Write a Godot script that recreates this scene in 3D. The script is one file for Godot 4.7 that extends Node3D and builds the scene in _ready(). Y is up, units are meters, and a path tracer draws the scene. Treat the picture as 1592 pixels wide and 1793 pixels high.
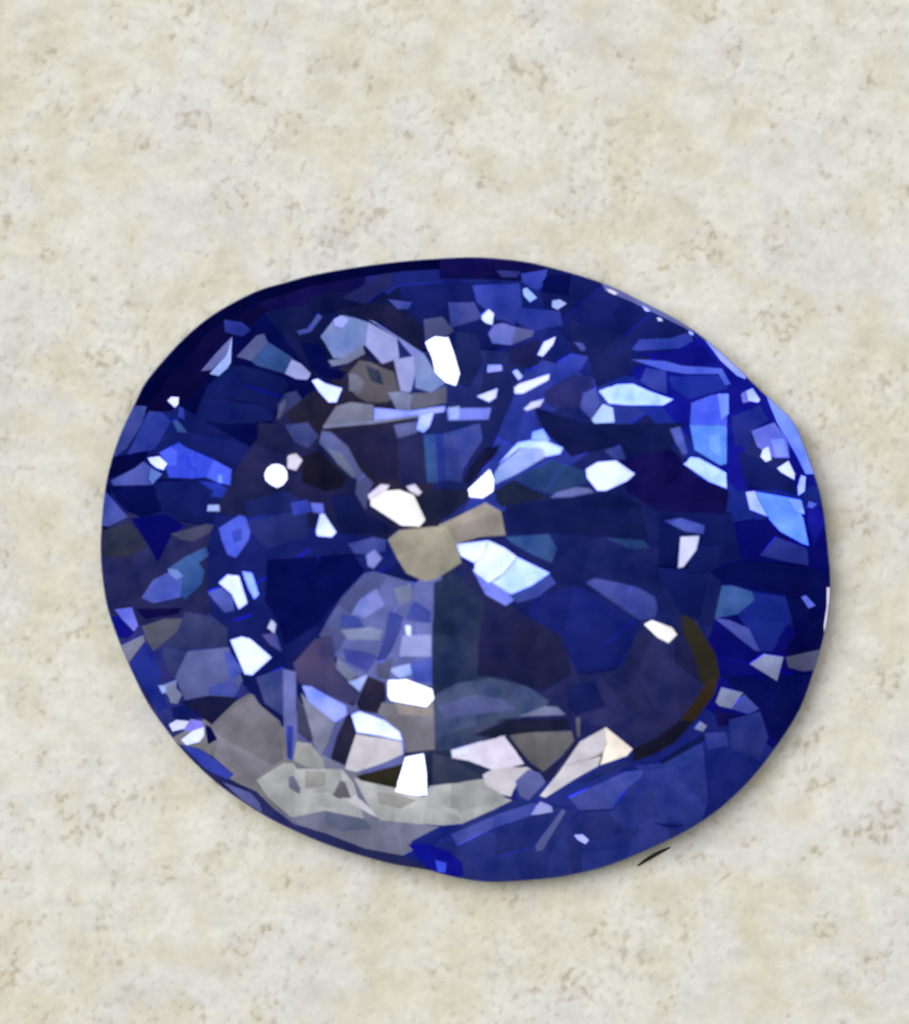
extends Node3D
# An oval blue sapphire, a real-size gemstone of about 10 mm, lying table up on a soft cream pad, seen from straight above.
# Places inside the stone are measured in units of 1/127 mm from the corner of a sheet laid over it: x to the right, y towards the viewer.

const UNIT := 0.001 / 127.0
const MIDDLE := Vector2(796.0, 896.5)
const GIRDLE := 0.00022          # height of the girdle above the pad
const LEAN := 0.06                # how much of a facet's lean stands up as a step at its edges
const ROUND := 0.08
const EYE := Vector3(0.0, 0.1213, 0.0)

# ---- light of the place: a big window on the left, a weaker added fill light on the right, a room that is bright overhead and dim at the walls
const SKY_TOP := 0.75
const SKY_LOW := 0.03
const SKY_CURVE := 2.0
const WINDOW_GLOW := 4.4
const FILL_GLOW := 1.7
var window_way := Vector3(-0.86, 0.0, -0.50).normalized()
var fill_way := Vector3(0.80, 0.0, -0.60).normalized()
const WINDOW_ZENITH := 34.0
const FILL_ZENITH := 42.0

var rng := RandomNumberGenerator.new()
var outline: PackedVector2Array
var facets := []                # [colour, polygon]
var fitted_tints := []
var fitted_materials := []


func _ready() -> void:
	rng.seed = 7
	set_camera_and_light()
	build_pad()
	build_gem()
	build_fibres()


func at_way(way: Vector3, zenith: float) -> Vector3:
	var z := deg_to_rad(zenith)
	return way * sin(z) + Vector3.UP * cos(z)


func set_camera_and_light() -> void:
	var cam := Camera3D.new()
	cam.name = "camera"
	cam.position = EYE
	cam.rotation_degrees = Vector3(-90, 0, 0)
	cam.fov = rad_to_deg(2.0 * atan(896.5 * UNIT / (EYE.y - GIRDLE)))
	cam.near = 0.01
	cam.far = 20.0
	add_child(cam)
	cam.current = true
	var lens := CameraAttributesPhysical.new()      # a small, close lens focused on the pad
	lens.frustum_focal_length = 205.7
	lens.exposure_aperture = 43.0
	lens.frustum_focus_distance = EYE.y + 0.0005
	cam.attributes = lens
	cam.fov = rad_to_deg(2.0 * atan(896.5 * UNIT / (EYE.y - GIRDLE)))
	var sky_material := ProceduralSkyMaterial.new()
	sky_material.sky_top_color = Color(SKY_TOP * 0.97, SKY_TOP, SKY_TOP * 1.03).linear_to_srgb()
	sky_material.sky_horizon_color = Color(SKY_LOW, SKY_LOW, SKY_LOW).linear_to_srgb()
	sky_material.sky_curve = SKY_CURVE
	sky_material.ground_horizon_color = Color(SKY_LOW, SKY_LOW, SKY_LOW).linear_to_srgb()
	sky_material.ground_bottom_color = Color(SKY_LOW, SKY_LOW, SKY_LOW).linear_to_srgb()
	var e := Environment.new()
	e.background_mode = Environment.BG_SKY
	e.sky = Sky.new()
	e.sky.sky_material = sky_material
	e.tonemap_mode = Environment.TONE_MAPPER_LINEAR
	e.tonemap_exposure = 1.0
	e.sdfgi_enabled = true
	e.ssao_enabled = true
	e.ssil_enabled = true
	var w := WorldEnvironment.new()
	w.name = "environment"
	w.environment = e
	add_child(w)
	area_light("window_light", at_way(window_way, WINDOW_ZENITH) * 1.2, Vector2(0.90, 0.95), WINDOW_GLOW, Color(0.97, 0.99, 1.0))
	area_light("added_fill_light", at_way(fill_way, FILL_ZENITH) * 1.2, Vector2(0.5, 0.6), FILL_GLOW, Color(0.97, 0.98, 1.0))  # added light with no source in view, gives facets a middle reflection level


func area_light(called: String, where: Vector3, size: Vector2, glow: float, tone: Color) -> void:
	var l := AreaLight3D.new()
	l.name = called
	l.area_size = size
	l.light_color = tone
	l.light_energy = glow * size.x * size.y / PI
	l.area_range = 6.0
	l.area_attenuation = 2.0
	l.shadow_enabled = true
	add_child(l)
	l.look_at_from_position(where, Vector3.ZERO, Vector3.UP)


# ---------------------------------------------------------------- small helpers
func spot(p: Vector2, h: float) -> Vector3:
	return Vector3((p.x - MIDDLE.x) * UNIT, h, (p.y - MIDDLE.y) * UNIT)


func tri(st: SurfaceTool, a: Vector3, b: Vector3, c: Vector3, n: Vector3) -> void:
	var turned := (b - a).cross(c - a).dot(n) > 0.0
	for p in ([a, c, b] if turned else [a, b, c]):
		st.set_normal(n)
		st.add_vertex(p)


func quad(st: SurfaceTool, a: Vector3, b: Vector3, c: Vector3, d: Vector3, n: Vector3) -> void:
	tri(st, a, b, c, n)
	tri(st, a, c, d, n)


func obj(called: String, mesh: Mesh, m: Material, parent: Node) -> MeshInstance3D:
	var o := MeshInstance3D.new()
	o.name = called
	o.mesh = mesh
	o.material_override = m
	parent.add_child(o, true)
	return o


func tag(o: Node, label: String, category: String, group := "", kind := "") -> void:
	if label: o.set_meta("label", label)
	if category: o.set_meta("category", category)
	if group: o.set_meta("group", group)
	if kind: o.set_meta("kind", kind)


func noise(kind: int, frequency: float, octaves: int, salt: int) -> FastNoiseLite:
	var n := FastNoiseLite.new()
	n.noise_type = kind
	n.frequency = frequency
	n.fractal_octaves = octaves
	n.fractal_type = FastNoiseLite.FRACTAL_FBM if octaves > 1 else FastNoiseLite.FRACTAL_NONE
	n.seed = salt
	return n


# ---------------------------------------------------------------- the pad
const PAD_CELL := 0.0000215
const PAD_NX := 640
const PAD_NZ := 720
var pad_heights := PackedFloat32Array()


func stone_radius(x: float, z: float) -> float:      # 0 in the middle of the stone, 1 at its girdle
	var d := Vector2((x / UNIT + MIDDLE.x - 813.0) / 636.0, (z / UNIT + MIDDLE.y - 998.0) / 545.0)
	return d.length()


func build_pad() -> void:
	var big := noise(FastNoiseLite.TYPE_SIMPLEX_SMOOTH, 0.0055, 3, 11)
	var mid := noise(FastNoiseLite.TYPE_SIMPLEX_SMOOTH, 0.024, 3, 23)
	var fine := noise(FastNoiseLite.TYPE_SIMPLEX_SMOOTH, 0.06, 3, 31)
	var pits := noise(FastNoiseLite.TYPE_SIMPLEX_SMOOTH, 0.12, 2, 47)
	var grain := noise(FastNoiseLite.TYPE_SIMPLEX_SMOOTH, 0.16, 3, 83)
	var tan_n := noise(FastNoiseLite.TYPE_SIMPLEX_SMOOTH, 0.026, 3, 59)
	var strand := noise(FastNoiseLite.TYPE_SIMPLEX_SMOOTH, 0.030, 2, 61)
	var warp := noise(FastNoiseLite.TYPE_SIMPLEX_SMOOTH, 0.012, 2, 71)
	var nx := PAD_NX + 1
	var nz := PAD_NZ + 1
	var points := PackedVector3Array()
	var tones := PackedColorArray()
	points.resize(nx * nz)
	tones.resize(nx * nz)
	pad_heights.resize(nx * nz)
	var tone := func(i: float, j: float) -> Array:          # [colour, height] of the pad
		var b := big.get_noise_2d(i, j)
		var m := mid.get_noise_2d(i, j)
		var f := fine.get_noise_2d(i, j)
		var wx := i + 9.0 * warp.get_noise_2d(i, j)
		var wz := j + 9.0 * warp.get_noise_2d(i + 500, j + 90)
		var s := 1.0 - absf(strand.get_noise_2d(wx * 0.55, wz * 1.25))
		var t := smoothstep(0.05, 0.75, tan_n.get_noise_2d(wx, wz) + 0.25 * f + 0.2 * m + 0.15 * b)
		var p := smoothstep(0.25, 0.85, pits.get_noise_2d(i * 0.8 + 0.3 * wx, j) + 0.30 * t + 0.20 * m + 0.40 * big.get_noise_2d(i * 1.7 + 900, j * 1.7))
		var cool := smoothstep(0.0, 0.5, big.get_noise_2d(i * 1.4 - 700, j * 1.4 + 300) + 0.25 * m)
		var h := 0.00004 * b + 0.000010 * m + 0.0000022 * f + 0.000006 * (s - 0.8) - 0.000006 * p - 0.000006 * t
		var base := Color(0.80, 0.735, 0.575).lerp(Color(0.875, 0.83, 0.73), clampf(0.62 + 0.8 * b + 0.9 * m, 0.0, 1.0))
		base = base.lerp(Color(0.82, 0.785, 0.76), 0.55 * cool)
		base = base.lerp(Color(0.66, 0.555, 0.39), 0.34 * t)
		base = base.lerp(Color(0.42, 0.35, 0.23), 0.54 * p * (0.45 + 0.55 * t))
		base = base * (1.0 + 0.08 * f + 0.11 * (s - 0.8) + 0.07 * grain.get_noise_2d(i, j))
		base.a = 1.0
		return [base, h]
	for j in nz:
		for i in nx:
			var x := (i - PAD_NX / 2) * PAD_CELL
			var z := (j - PAD_NZ / 2) * PAD_CELL
			var made: Array = tone.call(i, j)
			var h: float = made[1]
			var edge := smoothstep(0.0, 40.0, minf(minf(i, PAD_NX - i), minf(j, PAD_NZ - j)))
			h *= edge
			var r := stone_radius(x, z)                     # the stone presses a dimple into the pad
			if r < 0.95:
				h = minf(h, GIRDLE - 0.0026 * (1.0 - r * 0.985) - 0.00012)
			points[j * nx + i] = Vector3(x, h, z)
			pad_heights[j * nx + i] = h
			tones[j * nx + i] = made[0]
	var index := PackedInt32Array()
	index.resize(PAD_NX * PAD_NZ * 6)
	var k := 0
	for j in PAD_NZ:
		for i in PAD_NX:
			var a := j * nx + i
			index[k] = a; index[k + 1] = a + 1; index[k + 2] = a + nx
			index[k + 3] = a + 1; index[k + 4] = a + nx + 1; index[k + 5] = a + nx
			k += 6
	# the rest of the pad round the relief, coarser and flat
	var step := 7
	var far := 77 * step
	for jj in range(-far, PAD_NZ + far, step):
		for ii in range(-far, PAD_NX + far, step):
			var x1 := mini(ii + step, PAD_NX) if ii < PAD_NX and ii >= 0 else (0 if ii < 0 and ii + step > 0 else ii + step)
			var z1 := mini(jj + step, PAD_NZ) if jj < PAD_NZ and jj >= 0 else (0 if jj < 0 and jj + step > 0 else jj + step)
			if ii >= 0 and ii < PAD_NX and jj >= 0 and jj < PAD_NZ:
				continue
			var n := points.size()
			for q in [[ii, jj], [x1, jj], [x1, z1], [ii, z1]]:
				points.append(Vector3((q[0] - PAD_NX / 2) * PAD_CELL, 0, (q[1] - PAD_NZ / 2) * PAD_CELL))
				tones.append(tone.call(q[0], q[1])[0])
			index.append_array([n, n + 1, n + 2, n, n + 2, n + 3])
	var xa := (-far - PAD_NX / 2) * PAD_CELL
	var xb := (PAD_NX + far - PAD_NX / 2) * PAD_CELL
	var za := (-far - PAD_NZ / 2) * PAD_CELL
	var zb := (PAD_NZ + far - PAD_NZ / 2) * PAD_CELL
	var plain := Color(0.80, 0.76, 0.64)
	for box in [[-0.25, -0.25, 0.25, za], [-0.25, zb, 0.25, 0.25], [-0.25, za, xa, zb], [xb, za, 0.25, zb]]:
		var n := points.size()
		points.append_array([Vector3(box[0], 0, box[1]), Vector3(box[2], 0, box[1]), Vector3(box[2], 0, box[3]), Vector3(box[0], 0, box[3])])
		tones.append_array([plain, plain, plain, plain])
		index.append_array([n, n + 1, n + 2, n, n + 2, n + 3])
	var normals := PackedVector3Array()
	normals.resize(points.size())
	normals.fill(Vector3.UP)
	for j in range(1, nz - 1):
		for i in range(1, nx - 1):
			var a := j * nx + i
			normals[a] = Vector3(pad_heights[a - 1] - pad_heights[a + 1], 2.0 * PAD_CELL, pad_heights[a - nx] - pad_heights[a + nx]).normalized()
	var arrays := []
	arrays.resize(Mesh.ARRAY_MAX)
	arrays[Mesh.ARRAY_VERTEX] = points
	arrays[Mesh.ARRAY_NORMAL] = normals
	arrays[Mesh.ARRAY_COLOR] = tones
	arrays[Mesh.ARRAY_INDEX] = index
	var mesh := ArrayMesh.new()
	mesh.add_surface_from_arrays(Mesh.PRIMITIVE_TRIANGLES, arrays)
	var m := StandardMaterial3D.new()
	m.resource_name = "cream_felt"
	m.vertex_color_use_as_albedo = true
	m.roughness = 0.95
	m.metallic_specular = 0.2
	var o := obj("ground", mesh, m, self)
	tag(o, "cream mottled felt-like pad with small tan pits under the blue gemstone", "pad", "", "structure")


func pad_height(x: float, z: float) -> float:
	var i := clampi(roundi(x / PAD_CELL) + PAD_NX / 2, 0, PAD_NX)
	var j := clampi(roundi(z / PAD_CELL) + PAD_NZ / 2, 0, PAD_NZ)
	return pad_heights[j * (PAD_NX + 1) + i]


# ---------------------------------------------------------------- the stone
func room_glow(zenith: float) -> float:
	return lerpf(SKY_TOP, SKY_LOW, pow(1.0 - cos(zenith), 0.6 / SKY_CURVE))


func make_fitted_tints() -> void:
	# facet tints: blue-to-colourless zoning, with dark and brownish reflections painted into the colour
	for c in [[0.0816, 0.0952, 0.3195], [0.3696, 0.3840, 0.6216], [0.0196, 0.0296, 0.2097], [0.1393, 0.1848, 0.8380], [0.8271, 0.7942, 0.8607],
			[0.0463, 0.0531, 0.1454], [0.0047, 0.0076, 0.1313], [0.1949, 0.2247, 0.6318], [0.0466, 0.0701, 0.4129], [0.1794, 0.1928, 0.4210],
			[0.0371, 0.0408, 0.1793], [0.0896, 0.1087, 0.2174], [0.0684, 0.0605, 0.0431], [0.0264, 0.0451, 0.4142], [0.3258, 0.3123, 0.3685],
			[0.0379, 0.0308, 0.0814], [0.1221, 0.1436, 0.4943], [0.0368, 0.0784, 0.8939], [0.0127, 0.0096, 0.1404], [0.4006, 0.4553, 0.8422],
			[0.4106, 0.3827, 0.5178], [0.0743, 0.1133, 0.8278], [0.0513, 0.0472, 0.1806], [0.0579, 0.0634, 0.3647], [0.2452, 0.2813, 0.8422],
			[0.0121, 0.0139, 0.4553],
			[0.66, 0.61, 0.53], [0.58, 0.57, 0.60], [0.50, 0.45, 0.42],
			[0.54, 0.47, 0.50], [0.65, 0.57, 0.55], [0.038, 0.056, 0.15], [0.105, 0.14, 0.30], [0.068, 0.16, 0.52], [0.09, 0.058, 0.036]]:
		fitted_tints.append(Vector3(c[0], c[1], c[2]))
	var cloud := NoiseTexture2D.new()
	cloud.width = 512
	cloud.height = 512
	cloud.seamless = true
	cloud.noise = noise(FastNoiseLite.TYPE_SIMPLEX_SMOOTH, 0.009, 4, 5)
	var ramp := Gradient.new()
	ramp.offsets = PackedFloat32Array([0.15, 0.42, 0.62, 0.88])
	ramp.colors = PackedColorArray([Color(0.66, 0.74, 0.86), Color(0.82, 0.86, 0.92), Color(0.91, 0.91, 0.93), Color(1.0, 0.98, 1.0)])
	cloud.color_ramp = ramp
	var veil := cloud.duplicate()                     # the colourless parts are veiled without a hue
	var plain := Gradient.new()
	plain.set_color(0, Color(0.78, 0.78, 0.79))
	veil.color_ramp = plain
	for t in fitted_tints:
		var m := StandardMaterial3D.new()
		m.resource_name = "sapphire"
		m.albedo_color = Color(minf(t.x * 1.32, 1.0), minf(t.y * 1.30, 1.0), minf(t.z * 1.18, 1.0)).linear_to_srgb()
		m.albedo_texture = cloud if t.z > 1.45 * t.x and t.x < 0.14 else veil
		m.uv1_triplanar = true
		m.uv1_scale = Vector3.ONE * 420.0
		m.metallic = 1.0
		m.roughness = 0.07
		fitted_materials.append(m)


func f(r: int, g: int, b: int, flat: Array) -> void:
	var p := PackedVector2Array()
	for i in flat.size() / 2:
		p.append(Vector2(flat[i * 2], flat[i * 2 + 1]))
	if Geometry2D.is_polygon_clockwise(p):
		p.reverse()
	facets.append([Vector3(r, g, b), p])


func shown(l: float) -> float:
	l = clampf(l, 0.0, 1.0)
	return 12.92 * l if l < 0.0031308 else 1.055 * pow(l, 1.0 / 2.4) - 0.055


# Which fitted tint comes nearest to the tone seen in a facet, and what it must face to look as it does: [number, way it sends the eye's ray, off]
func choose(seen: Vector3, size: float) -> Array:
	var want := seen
	if seen.z < 150.0 and seen.z > 1.5 * seen.x:                # glow of the deep blue parts, put in as brighter colour
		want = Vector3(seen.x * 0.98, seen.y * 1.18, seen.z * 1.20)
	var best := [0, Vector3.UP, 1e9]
	for k in fitted_tints.size():
		var t: Vector3 = fitted_tints[k]
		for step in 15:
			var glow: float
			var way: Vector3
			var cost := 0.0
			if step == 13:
				glow = FILL_GLOW
				way = at_way(fill_way, FILL_ZENITH)
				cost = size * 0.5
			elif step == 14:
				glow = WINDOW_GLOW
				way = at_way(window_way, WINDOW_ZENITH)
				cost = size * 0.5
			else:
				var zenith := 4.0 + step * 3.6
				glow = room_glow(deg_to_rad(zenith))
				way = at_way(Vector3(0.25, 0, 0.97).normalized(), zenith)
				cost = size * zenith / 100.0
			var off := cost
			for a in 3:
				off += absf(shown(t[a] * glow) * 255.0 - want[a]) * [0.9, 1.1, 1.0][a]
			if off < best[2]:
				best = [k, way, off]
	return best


func pieces_without(p: PackedVector2Array, others: Array) -> Array:
	var pieces := [p]
	for q in others:
		var left := []
		for piece in pieces:
			var rest := Geometry2D.clip_polygons(piece, q)
			var holed := false
			for r in rest:
				holed = holed or Geometry2D.is_polygon_clockwise(r)
			if not holed:
				left.append_array(rest)
				continue
			var c := Vector2.ZERO
			for v in q:
				c += v / q.size()
			for half in [PackedVector2Array([Vector2(-3000, -3000), Vector2(c.x, -3000), Vector2(c.x, 5000), Vector2(-3000, 5000)]), PackedVector2Array([Vector2(c.x, -3000), Vector2(5000, -3000), Vector2(5000, 5000), Vector2(c.x, 5000)])]:
				for part in Geometry2D.intersect_polygons(piece, half):
					left.append_array(Geometry2D.clip_polygons(part, q))
		pieces = left
	return pieces


func area(p: PackedVector2Array) -> float:
	var s := 0.0
	for i in p.size():
		s += p[i].cross(p[(i + 1) % p.size()])
	return absf(s) * 0.5


func middle(p: PackedVector2Array) -> Vector2:
	var lo := p[0]
	var hi := p[0]
	for v in p:
		lo = lo.min(v)
		hi = hi.max(v)
	return (lo + hi) / 2.0


func dome(p: Vector2) -> float:
	var r := Vector2((p.x - 813.0) / 636.0, (p.y - 998.0) / 545.0).length()
	return GIRDLE + 0.00014 + 0.00046 * (1.0 - smoothstep(0.45, 1.05, r))


# Wide facets are seen broken by the facets behind them: cut them along lines that fan out from the culet.
func fanned(p: PackedVector2Array, depth: int) -> Array:
	if area(p) < 4200.0 or depth > 4:
		return [p]
	var c := middle(p)
	var way := (c - Vector2(785, 960)).normalized().rotated(rng.randf_range(-0.5, 0.5) + (PI / 2 if rng.randf() < 0.3 else 0.0)) * 3000.0
	c += Vector2(rng.randf_range(-0.15, 0.15), rng.randf_range(-0.15, 0.15)) * sqrt(area(p))
	var side := way.orthogonal()
	var out := []
	for half in [PackedVector2Array([c - way, c + way, c + way + side, c - way + side]), PackedVector2Array([c - way, c + way, c + way - side, c - way - side])]:
		for q in Geometry2D.intersect_polygons(p, half):
			out.append_array(fanned(q, depth + 1))
	return out


func facet_mesh(pieces: Array, lean: Vector3, st: SurfaceTool, loose: float, flash: bool) -> bool:
	var any := false
	var split := []
	for piece in pieces:
		split.append_array(fanned(piece, 0))
	for piece: PackedVector2Array in split:
		var p := piece
		var n := lean
		if split.size() > 1:
			n = (lean + Vector3(rng.randf_range(-loose, loose), 0, rng.randf_range(-loose, loose))).normalized()
		if area(p) < 4.0:
			continue
		var c := middle(p)
		var top := dome(c)
		var mid := spot(c, top)
		var reach := 0.00002
		for v in p:
			reach = maxf(reach, (spot(v, top) - mid).length())
		top += 0.00002 * (1.0 - smoothstep(0.00012, 0.0006, reach))     # small facets stand a little proud
		mid.y = top
		var lift := func(v: Vector2) -> Vector3:
			var q := spot(v, top)
			q.y = dome(v) + top - dome(c) - LEAN * ((q.x - mid.x) * n.x + (q.z - mid.z) * n.z) / n.y
			return q
		var polish := func(q: Vector3) -> Vector3:          # polished a little round
			return (n + Vector3(q.x - mid.x, 0, q.z - mid.z) / reach * (0.14 if flash else ROUND)).normalized()
		var low := 1.0
		for v in p:
			low = minf(low, lift.call(v).y)
		var raise := maxf(0.0, GIRDLE + 0.00004 - low)
		var tris := Geometry2D.triangulate_polygon(p)
		if tris.is_empty():
			for q in Geometry2D.offset_polygon(p, -0.2):
				var again := Geometry2D.triangulate_polygon(q)
				if again.size() and area(q) > 0.5 * area(p):
					tris = again
					p = q
		for i in tris.size() / 3:
			any = true
			var at := [p[tris[i * 3]], p[tris[i * 3 + 1]], p[tris[i * 3 + 2]]].map(func(v): return lift.call(v) + Vector3.UP * raise)
			if (at[1] - at[0]).cross(at[2] - at[0]).y > 0.0:
				at.reverse()
			for q in at:
				st.set_normal(polish.call(q))
				st.add_vertex(q)
		for i in p.size():
			var a: Vector3 = lift.call(p[i]) + Vector3.UP * raise
			var b: Vector3 = lift.call(p[(i + 1) % p.size()]) + Vector3.UP * raise
			var side := Vector3(b.z - a.z, 0, a.x - b.x).normalized()
			if (a + b) * 0.5 != mid and side.dot((a + b) * 0.5 - mid) < 0.0:
				side = -side
			quad(st, a, b, Vector3(b.x, GIRDLE - 0.00002, b.z), Vector3(a.x, GIRDLE - 0.00002, a.z), side)
	return any


func build_gem() -> void:
	make_fitted_tints()
	var gem := Node3D.new()
	gem.name = "blue_gemstone"
	add_child(gem)
	tag(gem, "oval faceted blue sapphire with white flashes lying face up on the cream pad", "gemstone")
	outline = PackedVector2Array()
	list_outline()
	round_outline()
	list_facets()
	var off_sum := 0.0
	var cut := []
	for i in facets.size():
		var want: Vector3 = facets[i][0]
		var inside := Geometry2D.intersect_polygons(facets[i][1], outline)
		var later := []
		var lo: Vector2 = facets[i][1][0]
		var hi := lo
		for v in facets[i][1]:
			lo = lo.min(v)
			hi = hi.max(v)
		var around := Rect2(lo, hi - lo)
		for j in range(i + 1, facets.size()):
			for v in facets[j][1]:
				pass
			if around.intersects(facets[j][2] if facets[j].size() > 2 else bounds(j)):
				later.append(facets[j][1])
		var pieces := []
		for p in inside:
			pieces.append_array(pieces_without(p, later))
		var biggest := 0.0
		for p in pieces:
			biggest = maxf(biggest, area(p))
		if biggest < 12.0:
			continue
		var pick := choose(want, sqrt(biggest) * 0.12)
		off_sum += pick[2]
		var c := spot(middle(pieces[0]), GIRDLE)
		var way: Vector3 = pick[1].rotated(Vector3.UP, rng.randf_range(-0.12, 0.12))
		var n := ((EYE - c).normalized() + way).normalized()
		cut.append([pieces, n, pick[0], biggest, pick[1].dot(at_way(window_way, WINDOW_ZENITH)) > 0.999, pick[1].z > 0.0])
	# the 300 largest facets are parts of their own, the smallest slivers are joined
	var sizes := cut.map(func(q): return q[3])
	sizes.sort()
	var least: float = sizes[maxi(0, sizes.size() - 300)]
	var slivers := {}
	for q in cut:
		var small: bool = q[3] < least
		var st: SurfaceTool
		if small and slivers.has(q[2]):
			st = slivers[q[2]]
		else:
			st = SurfaceTool.new()
			st.begin(Mesh.PRIMITIVE_TRIANGLES)
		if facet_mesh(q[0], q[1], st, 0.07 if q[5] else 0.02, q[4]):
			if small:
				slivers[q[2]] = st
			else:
				obj("facet", st.commit(), fitted_materials[q[2]], gem)
	if slivers.size():
		var joined := ArrayMesh.new()
		for k in slivers:
			slivers[k].commit(joined)
			joined.surface_set_material(joined.get_surface_count() - 1, fitted_materials[k])
		var o := MeshInstance3D.new()
		o.name = "facet_slivers"
		o.mesh = joined
		gem.add_child(o, true)
		o.set_meta("kind", "stuff")
	print("facets ", gem.get_child_count(), " mean off ", off_sum / facets.size())
	build_underside(gem)


func round_outline() -> void:          # a smooth curve through the listed points
	var fine := PackedVector2Array()
	var n := outline.size()
	for i in n:
		for k in 3:
			fine.append(outline[i].cubic_interpolate(outline[(i + 1) % n], outline[(i + n - 1) % n], outline[(i + 2) % n], k / 3.0))
	outline = fine


func bounds(j: int) -> Rect2:
	var lo: Vector2 = facets[j][1][0]
	var hi := lo
	for v in facets[j][1]:
		lo = lo.min(v)
		hi = hi.max(v)
	facets[j].append(Rect2(lo, hi - lo))
	return facets[j][2]


func build_underside(gem: Node3D) -> void:
	var m: Material = fitted_materials[2]
	# girdle: a narrow polished band round the widest line of the stone, closed on top under the facets
	var st := SurfaceTool.new()
	st.begin(Mesh.PRIMITIVE_TRIANGLES)
	var c := Vector2(813, 998)
	var low := GIRDLE - 0.00018
	for i in outline.size():
		var a := outline[i]
		var b := outline[(i + 1) % outline.size()]
		var side := Vector3(b.y - a.y, 0, a.x - b.x).normalized()
		if side.dot(spot(a, 0) - spot(c, 0)) < 0.0:
			side = -side
		var ai := c + (a - c) * 0.995
		var bi := c + (b - c) * 0.995
		quad(st, spot(ai, GIRDLE), spot(bi, GIRDLE), spot(b, GIRDLE - 0.00003), spot(a, GIRDLE - 0.00003), (side + Vector3.UP).normalized())
		quad(st, spot(a, GIRDLE - 0.00003), spot(b, GIRDLE - 0.00003), spot(b, low), spot(a, low), side)
		tri(st, spot(ai, GIRDLE), spot(bi, GIRDLE), spot(c, GIRDLE), Vector3.UP)
	obj("crown_base", st.commit(), m, gem)
	# the girdle band; its pale colour stands in for a bright halo along the edge
	var halo_tone := StandardMaterial3D.new()
	halo_tone.resource_name = "halo_girdle"
	halo_tone.albedo_color = Color(0.60, 0.60, 0.68)
	halo_tone.roughness = 0.45
	var band := SurfaceTool.new()
	band.begin(Mesh.PRIMITIVE_TRIANGLES)
	for i in outline.size():
		var a := outline[i]
		var b := outline[(i + 1) % outline.size()]
		var ao := c + (a - c) * 1.0035
		var bo := c + (b - c) * 1.0035
		var side := Vector3(b.y - a.y, 0, a.x - b.x).normalized()
		if side.dot(spot(a, 0) - spot(c, 0)) < 0.0:
			side = -side
		quad(band, spot(a, GIRDLE + 0.00004), spot(b, GIRDLE + 0.00004), spot(bo, GIRDLE + 0.00001), spot(ao, GIRDLE + 0.00001), (side + Vector3.UP).normalized())
		quad(band, spot(ao, GIRDLE + 0.00001), spot(bo, GIRDLE + 0.00001), spot(bo, low), spot(ao, low), side)
		quad(band, spot(ao, low), spot(bo, low), spot(b, low - 0.00001), spot(a, low - 0.00001), -Vector3.UP)
	obj("girdle", band.commit(), halo_tone, gem)
	# pavilion: kite facets from the girdle down to the culet, which is sunk in the pad
	var tip := spot(c, GIRDLE - 0.0026)
	var per := 12
	var k := 0
	while k < outline.size():
		var s := SurfaceTool.new()
		s.begin(Mesh.PRIMITIVE_TRIANGLES)
		for q in per:
			if k + q >= outline.size():
				break
			var a := spot(outline[k + q], low)
			var b := spot(outline[(k + q + 1) % outline.size()], low)
			var n := (b - a).cross(tip - a).normalized()
			if n.y > 0.0:
				n = -n
			tri(s, a, b, tip, n)
		obj("pavilion_facet", s.commit(), m, gem)
		k += per


# ---------------------------------------------------------------- loose fibres on the pad
func fibre_mesh(points: Array, thick: float) -> ArrayMesh:
	var st := SurfaceTool.new()
	st.begin(Mesh.PRIMITIVE_TRIANGLES)
	var rings := []
	for i in points.size():
		var ahead: Vector3 = (points[mini(i + 1, points.size() - 1)] - points[maxi(i - 1, 0)]).normalized()
		var side := ahead.cross(Vector3.UP).normalized()
		var up := side.cross(ahead)
		var w := thick * (0.25 + 0.75 * sin(PI * clampf((i + 0.3) / (points.size() - 0.4), 0.0, 1.0)))
		var ring := []
		for q in 5:
			ring.append(points[i] + (side * cos(TAU * q / 5) + up * sin(TAU * q / 5)) * w)
		rings.append(ring)
	for i in points.size() - 1:
		for q in 5:
			var a: Vector3 = rings[i][q]
			var b: Vector3 = rings[i][(q + 1) % 5]
			var n: Vector3 = ((a + b) * 0.5 - points[i]).normalized()
			quad(st, a, b, rings[i + 1][(q + 1) % 5], rings[i + 1][q], n)
	return st.commit()


func fibre_points(x: float, y: float, turn: float, length: float, bend: float, count: int, clear: float) -> Array:
	var points := []
	var p := Vector2(x, y)
	var way := turn - bend * 0.5
	for i in count:
		var s := spot(p, 0)
		s.y = pad_height(s.x, s.z) + clear
		points.append(s)
		p += Vector2(cos(way), sin(way)) * length / (count - 1)
		way += bend / (count - 1)
	return points


func build_fibres() -> void:
	var dark := StandardMaterial3D.new()
	dark.resource_name = "dark_fibre"
	dark.albedo_color = Color(0.16, 0.155, 0.11)
	dark.roughness = 0.8
	tag(obj("dark_fibre", fibre_mesh(fibre_points(1117, 1517, -0.50, 66, 0.25, 9, 0.00003), 0.000028), dark, self), "short dark hair-like fibre on the pad below the gemstone's right end", "fibre")


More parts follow.
